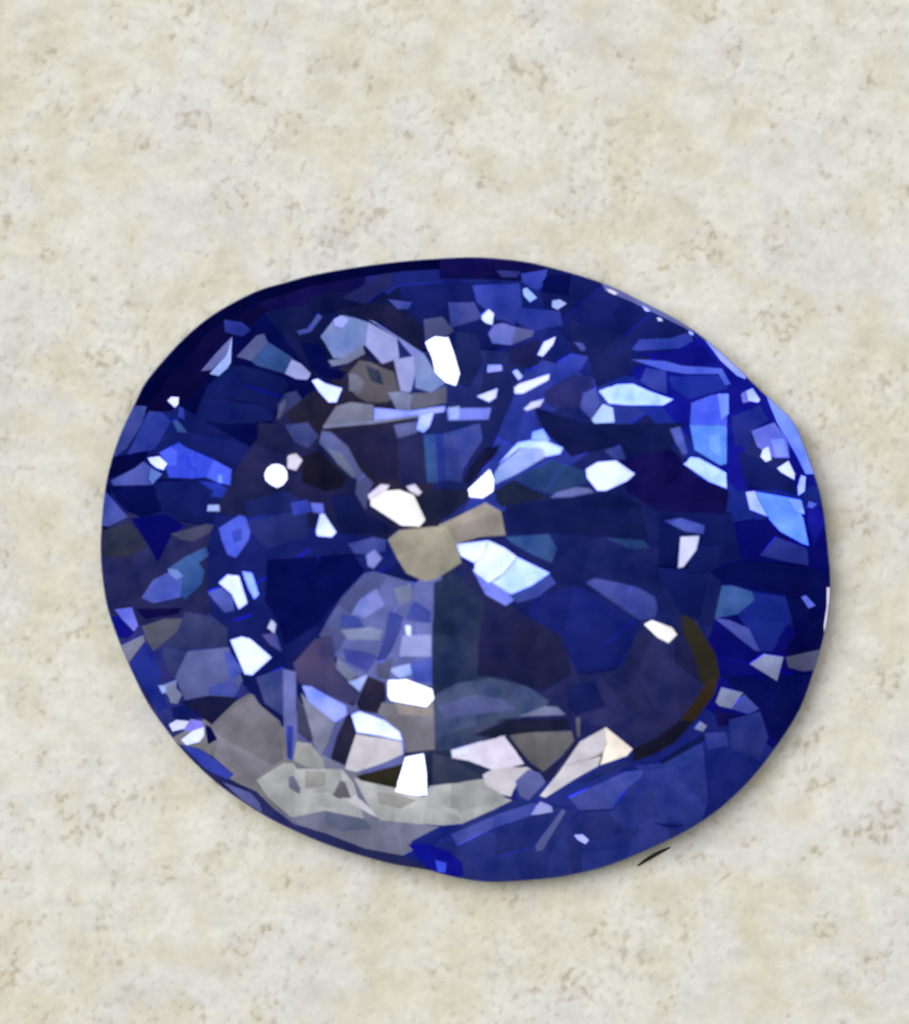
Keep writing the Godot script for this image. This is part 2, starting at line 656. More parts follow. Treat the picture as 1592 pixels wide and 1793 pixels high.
func list_outline() -> void:
	for p in [Vector2(178, 960), Vector2(179, 930), Vector2(183, 880), Vector2(192, 825), Vector2(212, 762), Vector2(240, 702), Vector2(260, 665), Vector2(310, 607), Vector2(350, 570), Vector2(390, 542), Vector2(450, 511), Vector2(500, 496), Vector2(548, 483), Vector2(620, 470), Vector2(695, 460), Vector2(770, 454), Vector2(840, 452), Vector2(915, 459), Vector2(965, 470), Vector2(1015, 484), Vector2(1065, 501), Vector2(1115, 525), Vector2(1188, 563), Vector2(1240, 600), Vector2(1290, 645), Vector2(1340, 693), Vector2(1385, 737), Vector2(1404, 777), Vector2(1424, 830), Vector2(1436, 870), Vector2(1444, 920), Vector2(1449, 970), Vector2(1452, 1000), Vector2(1452, 1040), Vector2(1446, 1090), Vector2(1437, 1130), Vector2(1425, 1170), Vector2(1400, 1240), Vector2(1360, 1304), Vector2(1315, 1362), Vector2(1265, 1410), Vector2(1225, 1439), Vector2(1185, 1462), Vector2(1130, 1488), Vector2(1065, 1514), Vector2(1015, 1527), Vector2(965, 1536), Vector2(890, 1542), Vector2(845, 1542), Vector2(795, 1534), Vector2(745, 1521), Vector2(695, 1513), Vector2(648, 1501), Vector2(605, 1488), Vector2(560, 1472), Vector2(510, 1450), Vector2(470, 1430), Vector2(425, 1402), Vector2(375, 1365), Vector2(325, 1317), Vector2(293, 1277), Vector2(260, 1230), Vector2(235, 1180), Vector2(215, 1135), Vector2(197, 1087), Vector2(187, 1050), Vector2(180, 1000)]:
		outline.append(p)
	if Geometry2D.is_polygon_clockwise(outline):
		outline.reverse()


func sector(r: int, g: int, b: int, turn: float, half: float, near: float, far: float) -> void:
	var p := []
	for i in 5:
		var a := deg_to_rad(turn - half + half * i / 2.0)
		p.append_array([813.0 + far * 680.0 * cos(a), 998.0 + far * 585.0 * sin(a)])
	for i in 5:
		var a := deg_to_rad(turn + half - half * i / 2.0)
		if near > 0.0:
			p.append_array([813.0 + near * 680.0 * cos(a), 998.0 + near * 585.0 * sin(a)])
	if near <= 0.0:
		p.append_array([785.0, 960.0])
	f(r, g, b, p)


func list_facets() -> void:  # colours as seen from above, reflections and dark tones included
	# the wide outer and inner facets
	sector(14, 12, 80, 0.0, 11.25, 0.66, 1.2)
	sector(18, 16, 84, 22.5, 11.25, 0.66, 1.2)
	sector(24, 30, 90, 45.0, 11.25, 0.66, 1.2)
	sector(40, 42, 108, 67.5, 11.25, 0.66, 1.2)
	sector(30, 36, 100, 90.0, 11.25, 0.66, 1.2)
	sector(110, 112, 140, 112.5, 11.25, 0.66, 1.2)
	sector(120, 118, 128, 135.0, 11.25, 0.66, 1.2)
	sector(50, 48, 96, 157.5, 11.25, 0.66, 1.2)
	sector(44, 42, 84, 180.0, 11.25, 0.66, 1.2)
	sector(24, 26, 84, 202.5, 11.25, 0.66, 1.2)
	sector(10, 10, 60, 225.0, 11.25, 0.66, 1.2)
	sector(24, 20, 62, 247.5, 11.25, 0.66, 1.2)
	sector(24, 28, 88, 270.0, 11.25, 0.66, 1.2)
	sector(26, 28, 94, 292.5, 11.25, 0.66, 1.2)
	sector(24, 32, 120, 315.0, 11.25, 0.66, 1.2)
	sector(24, 30, 110, 337.5, 11.25, 0.66, 1.2)
	sector(24, 28, 80, 0.0, 15.0, 0.0, 0.66)
	sector(28, 34, 88, 30.0, 15.0, 0.0, 0.66)
	sector(34, 38, 74, 60.0, 15.0, 0.0, 0.66)
	sector(36, 44, 72, 90.0, 15.0, 0.0, 0.66)
	sector(96, 100, 170, 120.0, 15.0, 0.0, 0.66)
	sector(14, 20, 74, 150.0, 15.0, 0.0, 0.66)
	sector(20, 28, 88, 180.0, 15.0, 0.0, 0.66)
	sector(28, 28, 66, 210.0, 15.0, 0.0, 0.66)
	sector(40, 36, 60, 240.0, 15.0, 0.0, 0.66)
	sector(34, 36, 84, 270.0, 15.0, 0.0, 0.66)
	sector(40, 50, 130, 300.0, 15.0, 0.0, 0.66)
	sector(28, 32, 84, 330.0, 15.0, 0.0, 0.66)
	# dark top rim and upper left
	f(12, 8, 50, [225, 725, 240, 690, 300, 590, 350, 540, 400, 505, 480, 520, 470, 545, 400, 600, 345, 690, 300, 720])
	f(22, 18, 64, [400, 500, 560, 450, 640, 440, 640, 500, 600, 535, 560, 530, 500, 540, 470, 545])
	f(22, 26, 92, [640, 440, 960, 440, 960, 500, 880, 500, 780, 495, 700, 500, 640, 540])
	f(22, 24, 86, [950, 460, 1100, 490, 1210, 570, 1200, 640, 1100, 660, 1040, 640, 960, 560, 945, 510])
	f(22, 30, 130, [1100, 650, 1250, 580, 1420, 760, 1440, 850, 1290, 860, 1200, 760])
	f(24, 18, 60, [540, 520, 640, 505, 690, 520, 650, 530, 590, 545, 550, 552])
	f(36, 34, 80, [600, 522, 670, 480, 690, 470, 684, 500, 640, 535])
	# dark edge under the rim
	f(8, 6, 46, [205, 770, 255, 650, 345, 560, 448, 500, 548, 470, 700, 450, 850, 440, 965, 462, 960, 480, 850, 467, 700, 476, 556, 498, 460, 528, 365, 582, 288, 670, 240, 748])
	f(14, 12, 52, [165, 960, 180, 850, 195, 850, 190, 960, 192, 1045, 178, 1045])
	# wide dark facets between the flashes
	f(26, 26, 66, [935, 715, 1020, 740, 1080, 745, 1200, 740, 1175, 790, 1100, 805, 1085, 780, 1000, 800, 985, 785, 950, 755])
	f(20, 20, 70, [1085, 800, 1180, 790, 1210, 830, 1275, 860, 1270, 900, 1150, 895, 1095, 860])
	f(34, 34, 76, [905, 1240, 1000, 1250, 1060, 1270, 1010, 1300, 950, 1300])
	f(44, 40, 64, [560, 700, 600, 640, 640, 620, 660, 640, 640, 700, 600, 715])
	f(16, 18, 78, [1155, 900, 1280, 900, 1300, 1000, 1240, 1000, 1225, 1080, 1190, 1075, 1150, 1000])
	f(28, 30, 84, [1000, 560, 1100, 590, 1110, 650, 1045, 680, 1030, 630, 1000, 615])
	# upper left tile
	f(38, 48, 120, [393, 560, 425, 565, 440, 578, 425, 590, 395, 582])
	f(100, 112, 182, [407, 590, 398, 622, 372, 648, 353, 650, 378, 620])
	f(165, 178, 245, [407, 590, 405, 635, 399, 645, 390, 660, 368, 655, 386, 635, 398, 622])
	f(120, 126, 180, [399, 645, 399, 667, 388, 660])
	f(74, 82, 124, [415, 625, 450, 588, 463, 585, 470, 600, 440, 632])
	f(52, 62, 118, [440, 632, 470, 600, 476, 603, 514, 628, 500, 655, 450, 640])
	f(150, 154, 200, [500, 655, 512, 630, 528, 638, 545, 655, 540, 666, 520, 664])
	f(12, 20, 78, [405, 640, 430, 642, 500, 662, 505, 680, 488, 705, 480, 740, 400, 745, 340, 735, 365, 675])
	f(8, 10, 62, [525, 600, 560, 605, 580, 635, 575, 645, 607, 652, 600, 665, 565, 662, 545, 645])
	f(225, 232, 255, [294, 702, 301, 695, 314, 696, 313, 708, 307, 714])
	f(62, 66, 124, [238, 710, 258, 712, 248, 745, 222, 785, 202, 800, 195, 790, 215, 740])
	f(38, 48, 128, [262, 720, 285, 722, 300, 738, 275, 782, 228, 818, 222, 800, 248, 748])
	f(8, 8, 50, [185, 805, 240, 793, 262, 790, 250, 815, 185, 842])
	f(60, 84, 160, [310, 735, 320, 745, 330, 758, 313, 757, 303, 738])
	f(50, 70, 160, [315, 712, 322, 715, 325, 735, 312, 730])
	# left side
	f(60, 92, 225, [280, 793, 315, 775, 325, 783, 375, 805, 370, 835, 340, 838, 297, 836, 290, 815])
	f(84, 120, 245, [280, 793, 300, 782, 312, 790, 310, 815, 297, 818])
	f(50, 78, 210, [330, 800, 360, 802, 355, 822, 335, 820])
	f(78, 118, 240, [375, 805, 407, 822, 405, 850, 385, 845, 362, 836])
	f(120, 160, 250, [383, 832, 390, 830, 391, 845, 384, 845])
	f(36, 56, 180, [350, 842, 385, 846, 400, 855, 390, 872, 365, 868])
	f(82, 90, 176, [195, 842, 237, 820, 252, 808, 265, 818, 285, 830, 267, 849, 200, 850])
	f(112, 126, 206, [265, 820, 285, 830, 268, 848, 262, 838])
	f(240, 250, 255, [260, 802, 280, 799, 294, 812, 287, 823, 275, 819, 265, 811])
	f(6, 4, 66, [192, 852, 270, 850, 278, 870, 285, 895, 248, 906, 225, 895, 205, 875])
	f(16, 28, 84, [272, 842, 350, 843, 375, 860, 365, 882, 345, 905, 290, 895, 275, 870])
	f(74, 72, 146, [180, 862, 187, 862, 225, 905, 190, 922, 170, 920])
	f(54, 48, 72, [170, 932, 228, 915, 245, 932, 258, 958, 230, 975, 170, 975])
	f(44, 42, 84, [170, 975, 230, 975, 258, 958, 277, 995, 265, 1025, 240, 1050, 188, 1055, 175, 1040])
	f(8, 12, 80, [230, 908, 290, 900, 325, 920, 300, 940, 278, 985, 258, 950])
	f(76, 76, 108, [300, 935, 365, 917, 376, 920, 370, 932, 340, 948, 318, 945])
	f(175, 190, 245, [366, 884, 385, 884, 387, 895, 364, 895])
	f(30, 36, 90, [430, 880, 500, 860, 540, 880, 540, 940, 470, 960, 440, 930])
	f(80, 104, 215, [385, 925, 420, 902, 432, 905, 440, 932, 437, 945, 415, 977, 400, 970, 390, 945])
	f(62, 80, 190, [408, 930, 425, 925, 425, 945, 412, 950])
	f(34, 30, 62, [455, 740, 500, 745, 520, 775, 500, 795, 450, 780])
	f(28, 18, 42, [532, 800, 560, 790, 585, 815, 608, 835, 600, 855, 570, 860, 530, 845])
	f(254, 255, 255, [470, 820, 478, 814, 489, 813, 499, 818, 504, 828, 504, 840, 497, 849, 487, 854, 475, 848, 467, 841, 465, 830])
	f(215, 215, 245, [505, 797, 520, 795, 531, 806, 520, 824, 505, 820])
	f(52, 80, 140, [295, 995, 325, 975, 362, 957, 368, 972, 350, 985, 360, 1000, 355, 1022, 325, 1050, 300, 1020])
	f(82, 108, 196, [250, 1047, 270, 1015, 300, 1000, 322, 1005, 318, 1045, 270, 1056])
	f(96, 130, 205, [295, 995, 312, 997, 322, 1008, 310, 1015, 298, 1005])
	f(18, 14, 56, [240, 1066, 322, 1064, 312, 1075, 255, 1084])
	f(96, 86, 112, [250, 1096, 290, 1083, 322, 1082, 312, 1105, 270, 1140, 257, 1120])
	f(16, 14, 110, [195, 1078, 212, 1080, 236, 1108, 225, 1118, 207, 1115])
	f(100, 112, 225, [202, 1067, 232, 1063, 243, 1095, 236, 1105, 215, 1084])
	f(120, 122, 150, [210, 1132, 252, 1112, 255, 1122, 226, 1160])
	f(38, 42, 116, [252, 1128, 262, 1128, 275, 1155, 283, 1180, 280, 1200, 297, 1237, 280, 1248, 228, 1163])
	f(130, 134, 180, [277, 1200, 290, 1198, 310, 1190, 310, 1205, 320, 1215, 312, 1232, 300, 1230, 295, 1217])
	f(175, 185, 240, [279, 1201, 292, 1200, 291, 1212, 285, 1214])
	f(54, 46, 92, [325, 1070, 375, 1080, 400, 1100, 400, 1130, 330, 1138, 285, 1130, 312, 1105])
	f(84, 80, 128, [330, 1140, 402, 1132, 415, 1162, 427, 1190, 410, 1220, 367, 1217, 325, 1225, 308, 1185])
	f(56, 52, 96, [285, 1132, 330, 1140, 308, 1185, 300, 1180, 288, 1155])
	f(92, 104, 190, [393, 1140, 405, 1140, 427, 1175, 405, 1192])
	f(70, 72, 140, [368, 1200, 412, 1190, 420, 1205, 410, 1220, 367, 1215])
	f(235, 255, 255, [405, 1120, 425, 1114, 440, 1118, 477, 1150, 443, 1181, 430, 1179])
	f(10, 16, 72, [470, 980, 620, 970, 640, 1000, 600, 1040, 560, 1090, 500, 1130, 490, 1090, 465, 1050])
	f(205, 212, 255, [470, 1098, 477, 1084, 485, 1092, 482, 1108])
	f(84, 84, 150, [460, 1110, 485, 1108, 495, 1140, 475, 1128])
	f(70, 90, 190, [365, 1037, 390, 1028, 410, 1045, 412, 1068, 395, 1072])
	f(225, 250, 255, [385, 1020, 400, 1006, 420, 1008, 435, 1055, 420, 1066, 408, 1040])
	f(150, 185, 250, [426, 1000, 443, 1003, 455, 1040, 447, 1048, 437, 1030])
	f(30, 24, 54, [367, 1217, 415, 1220, 422, 1220, 372, 1268, 355, 1255, 325, 1235, 320, 1228])
	f(20, 18, 80, [300, 1238, 325, 1235, 355, 1255, 335, 1260, 305, 1258])
	# lower left
	f(215, 215, 255, [297, 1268, 310, 1260, 338, 1262, 325, 1275, 303, 1280])
	f(130, 130, 220, [335, 1258, 355, 1262, 360, 1275, 340, 1280, 322, 1278])
	f(235, 235, 255, [318, 1295, 340, 1278, 358, 1272, 358, 1288, 350, 1298, 328, 1304])
	f(12, 6, 60, [360, 1268, 370, 1272, 383, 1293, 365, 1303])
	f(124, 113, 134, [370, 1272, 445, 1215, 455, 1232, 492, 1262, 497, 1330, 470, 1345, 450, 1365, 405, 1340, 375, 1325, 382, 1295])
	f(124, 120, 138, [375, 1325, 405, 1340, 450, 1365, 440, 1380, 400, 1350])
	f(72, 66, 112, [450, 1185, 497, 1168, 510, 1200, 500, 1255, 465, 1230])
	f(84, 90, 146, [497, 1170, 520, 1175, 520, 1250, 522, 1290, 520, 1330, 505, 1330, 498, 1265])
	f(46, 56, 130, [503, 1270, 515, 1270, 512, 1330, 504, 1325])
	f(98, 106, 180, [655, 1000, 725, 1020, 690, 1070, 680, 1100, 660, 1150, 645, 1180, 590, 1150, 560, 1112, 575, 1085, 600, 1045, 640, 1003])
	f(86, 88, 166, [655, 1000, 680, 1010, 625, 1085, 592, 1140, 560, 1112, 575, 1085, 600, 1045, 640, 1003])
	f(122, 130, 205, [630, 1050, 660, 1030, 675, 1060, 640, 1080, 615, 1075])
	f(72, 76, 160, [600, 1075, 630, 1080, 640, 1100, 595, 1098])
	f(135, 145, 215, [598, 1102, 650, 1097, 672, 1102, 665, 1120, 610, 1118])
	f(72, 76, 150, [600, 1135, 640, 1140, 662, 1148, 645, 1175, 610, 1160])
	f(110, 120, 190, [725, 1020, 757, 1025, 757, 1200, 720, 1195, 680, 1185, 675, 1170, 690, 1120, 705, 1085, 725, 1075])
	f(120, 122, 170, [690, 1030, 720, 1022, 722, 1048, 700, 1060])
	f(70, 74, 140, [725, 1050, 755, 1070, 755, 1090, 710, 1085])
	f(150, 165, 235, [705, 1112, 755, 1110, 755, 1148, 700, 1148])
	f(170, 185, 250, [680, 1170, 720, 1160, 735, 1175, 700, 1186])
	f(90, 98, 190, [718, 1160, 757, 1150, 757, 1195, 725, 1192])
	f(215, 225, 255, [710, 1094, 720, 1094, 720, 1114, 712, 1110])
	f(66, 62, 118, [682, 1068, 707, 1078, 703, 1100, 685, 1140, 668, 1165, 660, 1155, 675, 1110])
	f(78, 64, 104, [515, 1160, 553, 1118, 583, 1112, 590, 1155, 627, 1182, 632, 1210, 620, 1235, 570, 1215, 525, 1195])
	f(120, 115, 170, [592, 1150, 628, 1180, 612, 1192, 590, 1170])
	f(190, 190, 240, [610, 1193, 645, 1180, 630, 1210, 620, 1200])
	f(42, 36, 56, [645, 1182, 675, 1195, 677, 1220, 670, 1250, 630, 1242, 625, 1230])
	f(90, 92, 130, [660, 1160, 690, 1150, 682, 1188, 662, 1186])
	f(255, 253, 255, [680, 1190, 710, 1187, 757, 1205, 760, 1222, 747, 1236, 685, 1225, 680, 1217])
	f(124, 112, 140, [670, 1228, 747, 1237, 760, 1225, 762, 1310, 712, 1316, 705, 1285, 662, 1246])
	f(152, 142, 172, [690, 1228, 747, 1238, 758, 1228, 758, 1252, 700, 1250])
	f(165, 175, 228, [528, 1198, 545, 1200, 607, 1235, 608, 1250, 585, 1265, 540, 1225])
	f(140, 136, 165, [528, 1212, 545, 1228, 588, 1263, 575, 1300, 560, 1325, 550, 1300, 538, 1250])
	f(66, 58, 98, [522, 1215, 535, 1240, 550, 1295, 545, 1300, 522, 1280])
	f(50, 38, 60, [608, 1250, 617, 1248, 627, 1285, 605, 1338, 580, 1327, 590, 1290])
	f(240, 246, 255, [615, 1250, 630, 1244, 675, 1260, 700, 1280, 705, 1295, 660, 1285, 625, 1280])
	f(195, 192, 208, [625, 1282, 705, 1296, 707, 1318, 670, 1335, 625, 1350, 605, 1345, 612, 1320])
	f(165, 162, 168, [520, 1297, 545, 1300, 567, 1330, 570, 1345, 537, 1342, 515, 1330])
	f(184, 170, 182, [450, 1365, 497, 1335, 515, 1335, 520, 1345, 600, 1345, 620, 1370, 640, 1440, 600, 1450, 530, 1430, 510, 1430, 470, 1395])
	f(158, 152, 160, [535, 1347, 572, 1350, 570, 1375, 535, 1380])
	f(112, 112, 134, [507, 1360, 515, 1357, 527, 1380, 525, 1390, 507, 1378])
	f(108, 100, 114, [595, 1365, 605, 1367, 615, 1395, 580, 1398])
	f(180, 180, 186, [530, 1390, 575, 1385, 600, 1402, 580, 1415, 535, 1405])
	f(200, 200, 206, [610, 1402, 622, 1390, 645, 1410, 667, 1432, 650, 1425])
	f(192, 176, 172, [620, 1360, 693, 1378, 695, 1385, 745, 1393, 752, 1375, 845, 1362, 885, 1395, 897, 1400, 815, 1440, 777, 1444, 668, 1438, 645, 1408])
	f(195, 185, 180, [765, 1407, 800, 1415, 815, 1435, 780, 1420])
	f(150, 150, 146, [660, 1385, 700, 1390, 730, 1400, 700, 1415, 665, 1405])
	f(116, 120, 150, [505, 1432, 570, 1418, 640, 1433, 700, 1438, 770, 1446, 720, 1472, 725, 1487, 705, 1497, 632, 1484, 570, 1460, 530, 1445])
	f(96, 102, 134, [570, 1420, 640, 1433, 650, 1450, 600, 1455, 570, 1440])
	f(36, 34, 72, [275, 1280, 325, 1308, 375, 1348, 420, 1372, 450, 1385, 480, 1415, 515, 1442, 570, 1458, 640, 1485, 705, 1497, 745, 1515, 745, 1540, 640, 1520, 560, 1490, 470, 1450, 410, 1415, 350, 1370, 290, 1310])
	f(56, 56, 130, [318, 1303, 350, 1310, 375, 1325, 410, 1355, 400, 1365, 360, 1345])
	f(84, 80, 128, [390, 1368, 440, 1388, 455, 1405, 460, 1422, 425, 1400])
	# bottom and lower right
	f(46, 46, 112, [1110, 1340, 1150, 1335, 1230, 1300, 1240, 1400, 1225, 1450, 1100, 1440, 1070, 1420, 1100, 1375, 1125, 1350])
	f(38, 40, 98, [1015, 1420, 1070, 1418, 1225, 1445, 1180, 1500, 1060, 1550, 960, 1560, 960, 1500, 1000, 1440])
	f(32, 42, 100, [800, 1445, 900, 1400, 1000, 1415, 1000, 1440, 960, 1500, 960, 1560, 850, 1560, 800, 1540, 760, 1480])
	f(62, 72, 150, [790, 1460, 870, 1425, 930, 1405, 970, 1410, 935, 1425, 860, 1450, 800, 1480])
	f(26, 36, 96, [1230, 1300, 1270, 1280, 1345, 1310, 1380, 1300, 1310, 1400, 1235, 1450, 1240, 1380])
	f(54, 54, 122, [1110, 1350, 1160, 1345, 1220, 1320, 1190, 1360, 1110, 1400])
	f(22, 18, 84, [1145, 1440, 1200, 1443, 1185, 1450, 1160, 1447])
	f(12, 10, 130, [715, 1477, 745, 1475, 785, 1490, 810, 1510, 812, 1532, 785, 1540, 745, 1515])
	f(70, 80, 225, [762, 1505, 782, 1510, 780, 1527, 767, 1525])
	f(84, 92, 150, [937, 1480, 985, 1415, 990, 1420, 950, 1488, 940, 1490])
	f(150, 155, 220, [930, 1425, 945, 1402, 965, 1410, 968, 1420, 940, 1425])
	f(180, 190, 255, [1005, 1461, 1020, 1460, 1031, 1470, 1025, 1477, 1012, 1470])
	f(66, 76, 155, [995, 1395, 1050, 1370, 1095, 1350, 1125, 1347, 1122, 1360, 1097, 1378, 1070, 1415, 1015, 1418])
	f(34, 34, 92, [1005, 1370, 1050, 1342, 1095, 1328, 1105, 1335, 1090, 1345, 1030, 1368])
	f(44, 38, 46, [625, 1357, 705, 1336, 708, 1340, 692, 1378, 632, 1365])
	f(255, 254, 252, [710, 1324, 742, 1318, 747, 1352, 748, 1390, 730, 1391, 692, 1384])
	f(54, 62, 80, [757, 1317, 790, 1325, 845, 1358, 805, 1369, 756, 1373])
	f(30, 34, 52, [744, 1318, 758, 1316, 757, 1373, 749, 1374])
	f(215, 210, 222, [790, 1312, 820, 1302, 885, 1285, 905, 1310, 920, 1335, 900, 1340, 862, 1346, 820, 1330, 792, 1325])
	f(235, 235, 245, [792, 1313, 818, 1304, 822, 1318, 800, 1322])
	f(198, 192, 205, [845, 1355, 862, 1345, 900, 1340, 925, 1340, 940, 1350, 905, 1370, 895, 1393, 880, 1390, 850, 1372])
	f(100, 98, 106, [890, 1283, 940, 1280, 1000, 1278, 1005, 1295, 985, 1320, 952, 1350, 930, 1335, 905, 1305])
	f(96, 96, 165, [903, 1365, 925, 1345, 945, 1352, 955, 1368, 925, 1400, 910, 1392, 905, 1378])
	f(34, 28, 62, [997, 1312, 1008, 1302, 957, 1372, 948, 1352])
	f(205, 198, 205, [1060, 1272, 1062, 1300, 1050, 1338, 1010, 1360, 955, 1395, 945, 1392, 977, 1352, 1015, 1297])
	f(225, 218, 220, [1060, 1272, 1107, 1310, 1097, 1322, 1050, 1338, 1062, 1300])
	# dark reflection in the lower right of the table, painted as dark facet tints
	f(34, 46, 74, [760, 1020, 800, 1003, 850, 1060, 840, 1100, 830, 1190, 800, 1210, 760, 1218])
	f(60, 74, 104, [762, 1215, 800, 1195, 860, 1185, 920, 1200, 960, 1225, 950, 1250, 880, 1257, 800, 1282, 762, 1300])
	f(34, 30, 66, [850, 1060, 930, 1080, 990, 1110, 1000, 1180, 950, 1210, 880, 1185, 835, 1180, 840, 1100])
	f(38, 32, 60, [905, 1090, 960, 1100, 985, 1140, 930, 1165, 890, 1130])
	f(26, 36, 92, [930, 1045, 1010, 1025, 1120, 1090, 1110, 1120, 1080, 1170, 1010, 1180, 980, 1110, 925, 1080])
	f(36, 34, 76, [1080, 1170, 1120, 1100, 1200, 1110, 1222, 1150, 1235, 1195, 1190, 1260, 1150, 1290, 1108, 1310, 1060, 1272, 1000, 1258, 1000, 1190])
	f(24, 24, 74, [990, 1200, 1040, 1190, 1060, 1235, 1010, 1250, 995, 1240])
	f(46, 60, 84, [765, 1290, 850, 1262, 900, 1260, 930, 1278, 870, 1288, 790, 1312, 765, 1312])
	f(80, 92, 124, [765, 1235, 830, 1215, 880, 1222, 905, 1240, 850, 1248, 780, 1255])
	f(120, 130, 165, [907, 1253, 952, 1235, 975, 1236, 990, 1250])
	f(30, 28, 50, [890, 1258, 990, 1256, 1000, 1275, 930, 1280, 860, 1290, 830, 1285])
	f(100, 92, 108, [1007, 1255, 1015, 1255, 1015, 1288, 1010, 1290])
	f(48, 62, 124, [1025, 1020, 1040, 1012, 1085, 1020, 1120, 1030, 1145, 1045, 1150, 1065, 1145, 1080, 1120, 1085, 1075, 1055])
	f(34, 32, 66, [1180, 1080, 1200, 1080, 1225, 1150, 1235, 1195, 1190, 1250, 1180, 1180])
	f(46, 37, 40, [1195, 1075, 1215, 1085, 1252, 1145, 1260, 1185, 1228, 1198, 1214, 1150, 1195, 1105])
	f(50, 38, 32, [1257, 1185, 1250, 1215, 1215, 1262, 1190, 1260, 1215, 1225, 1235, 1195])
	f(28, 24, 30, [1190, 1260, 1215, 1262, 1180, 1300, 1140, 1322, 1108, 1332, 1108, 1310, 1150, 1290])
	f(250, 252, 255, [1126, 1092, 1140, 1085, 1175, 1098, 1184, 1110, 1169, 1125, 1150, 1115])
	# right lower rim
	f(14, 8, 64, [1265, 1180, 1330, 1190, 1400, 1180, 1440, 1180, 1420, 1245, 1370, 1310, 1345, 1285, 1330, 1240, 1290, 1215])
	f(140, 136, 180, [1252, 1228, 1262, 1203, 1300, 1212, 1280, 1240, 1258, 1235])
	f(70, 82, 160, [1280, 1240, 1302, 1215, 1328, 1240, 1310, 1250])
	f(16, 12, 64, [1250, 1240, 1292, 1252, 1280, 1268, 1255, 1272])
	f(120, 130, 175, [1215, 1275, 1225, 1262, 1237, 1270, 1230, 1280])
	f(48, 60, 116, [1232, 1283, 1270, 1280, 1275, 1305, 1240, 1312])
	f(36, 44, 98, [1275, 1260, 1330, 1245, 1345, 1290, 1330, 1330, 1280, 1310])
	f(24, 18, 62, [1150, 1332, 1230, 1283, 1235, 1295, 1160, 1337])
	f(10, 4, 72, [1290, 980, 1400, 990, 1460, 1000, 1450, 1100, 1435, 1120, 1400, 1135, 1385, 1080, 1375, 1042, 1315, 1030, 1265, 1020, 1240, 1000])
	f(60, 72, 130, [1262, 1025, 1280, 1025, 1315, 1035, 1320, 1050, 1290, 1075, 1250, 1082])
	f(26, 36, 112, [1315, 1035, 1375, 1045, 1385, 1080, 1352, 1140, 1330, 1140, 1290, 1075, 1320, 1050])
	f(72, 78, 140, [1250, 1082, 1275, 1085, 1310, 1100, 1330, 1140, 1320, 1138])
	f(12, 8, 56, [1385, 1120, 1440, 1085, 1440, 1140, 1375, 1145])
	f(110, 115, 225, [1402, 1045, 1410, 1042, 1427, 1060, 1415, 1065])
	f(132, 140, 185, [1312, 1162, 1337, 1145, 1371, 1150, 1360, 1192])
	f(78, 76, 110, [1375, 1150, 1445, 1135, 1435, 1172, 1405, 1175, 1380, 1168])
	f(200, 200, 240, [1447, 1028, 1460, 1030, 1455, 1090, 1443, 1110, 1442, 1095, 1447, 1060])  # pale sliver imitating the bright halo at the edge
	# right side
	f(52, 66, 160, [1105, 612, 1120, 595, 1175, 592, 1210, 580, 1217, 595, 1190, 610, 1115, 615])
	f(14, 20, 108, [1110, 620, 1195, 612, 1230, 605, 1255, 635, 1230, 640, 1180, 635])
	f(52, 64, 165, [1130, 645, 1165, 650, 1167, 690, 1140, 682, 1120, 668])
	f(20, 30, 135, [1170, 660, 1260, 657, 1275, 680, 1240, 690, 1207, 700, 1175, 680])
	f(86, 104, 225, [1105, 630, 1165, 632, 1195, 640, 1265, 645, 1280, 672, 1270, 675, 1258, 655, 1200, 655, 1160, 648])
	f(100, 105, 180, [1050, 490, 1120, 515, 1200, 562, 1215, 585, 1195, 573, 1110, 531, 1060, 510])
	f(165, 180, 255, [1230, 590, 1262, 608, 1305, 650, 1305, 664, 1290, 658, 1260, 630])
	f(120, 145, 245, [1335, 680, 1390, 725, 1412, 780, 1430, 830, 1410, 830, 1395, 800, 1360, 740])
	f(110, 120, 215, [1297, 690, 1306, 684, 1310, 704, 1300, 706])
	f(195, 205, 255, [1306, 685, 1317, 680, 1330, 700, 1327, 705, 1310, 702])
	f(36, 42, 115, [1280, 730, 1330, 710, 1345, 735, 1315, 755, 1310, 785, 1285, 780])
	f(75, 115, 240, [1210, 706, 1245, 692, 1272, 690, 1272, 750, 1207, 745])
	f(125, 170, 255, [1256, 690, 1275, 690, 1275, 725, 1262, 735])
	f(85, 135, 250, [1207, 745, 1272, 745, 1271, 812, 1260, 815, 1215, 788])
	f(100, 155, 255, [1240, 765, 1258, 760, 1262, 800, 1240, 788])
	f(205, 225, 255, [1195, 812, 1207, 800, 1222, 802, 1270, 828, 1271, 855, 1240, 843])
	f(80, 94, 190, [1172, 752, 1190, 747, 1203, 793, 1195, 798, 1182, 775])
	f(96, 120, 235, [1315, 755, 1355, 740, 1378, 770, 1382, 802, 1355, 802, 1325, 782])
	f(130, 160, 250, [1350, 770, 1372, 768, 1380, 800, 1358, 800])
	f(215, 230, 255, [1335, 787, 1345, 782, 1350, 805, 1340, 809, 1331, 800])
	f(24, 26, 84, [1290, 790, 1327, 802, 1390, 842, 1395, 868, 1355, 858, 1307, 855])
	f(210, 225, 255, [1360, 820, 1380, 807, 1391, 830, 1390, 840, 1367, 827])
	f(190, 200, 255, [1396, 852, 1402, 832, 1410, 835, 1408, 860, 1397, 868])
	f(190, 215, 255, [1305, 862, 1320, 860, 1330, 880, 1345, 905, 1312, 892])
	f(100, 160, 250, [1320, 860, 1400, 875, 1405, 920, 1365, 930, 1345, 908, 1330, 880])
	f(150, 195, 255, [1380, 873, 1402, 876, 1408, 900, 1392, 895])
	f(110, 165, 255, [1405, 905, 1415, 955, 1405, 952, 1365, 930])
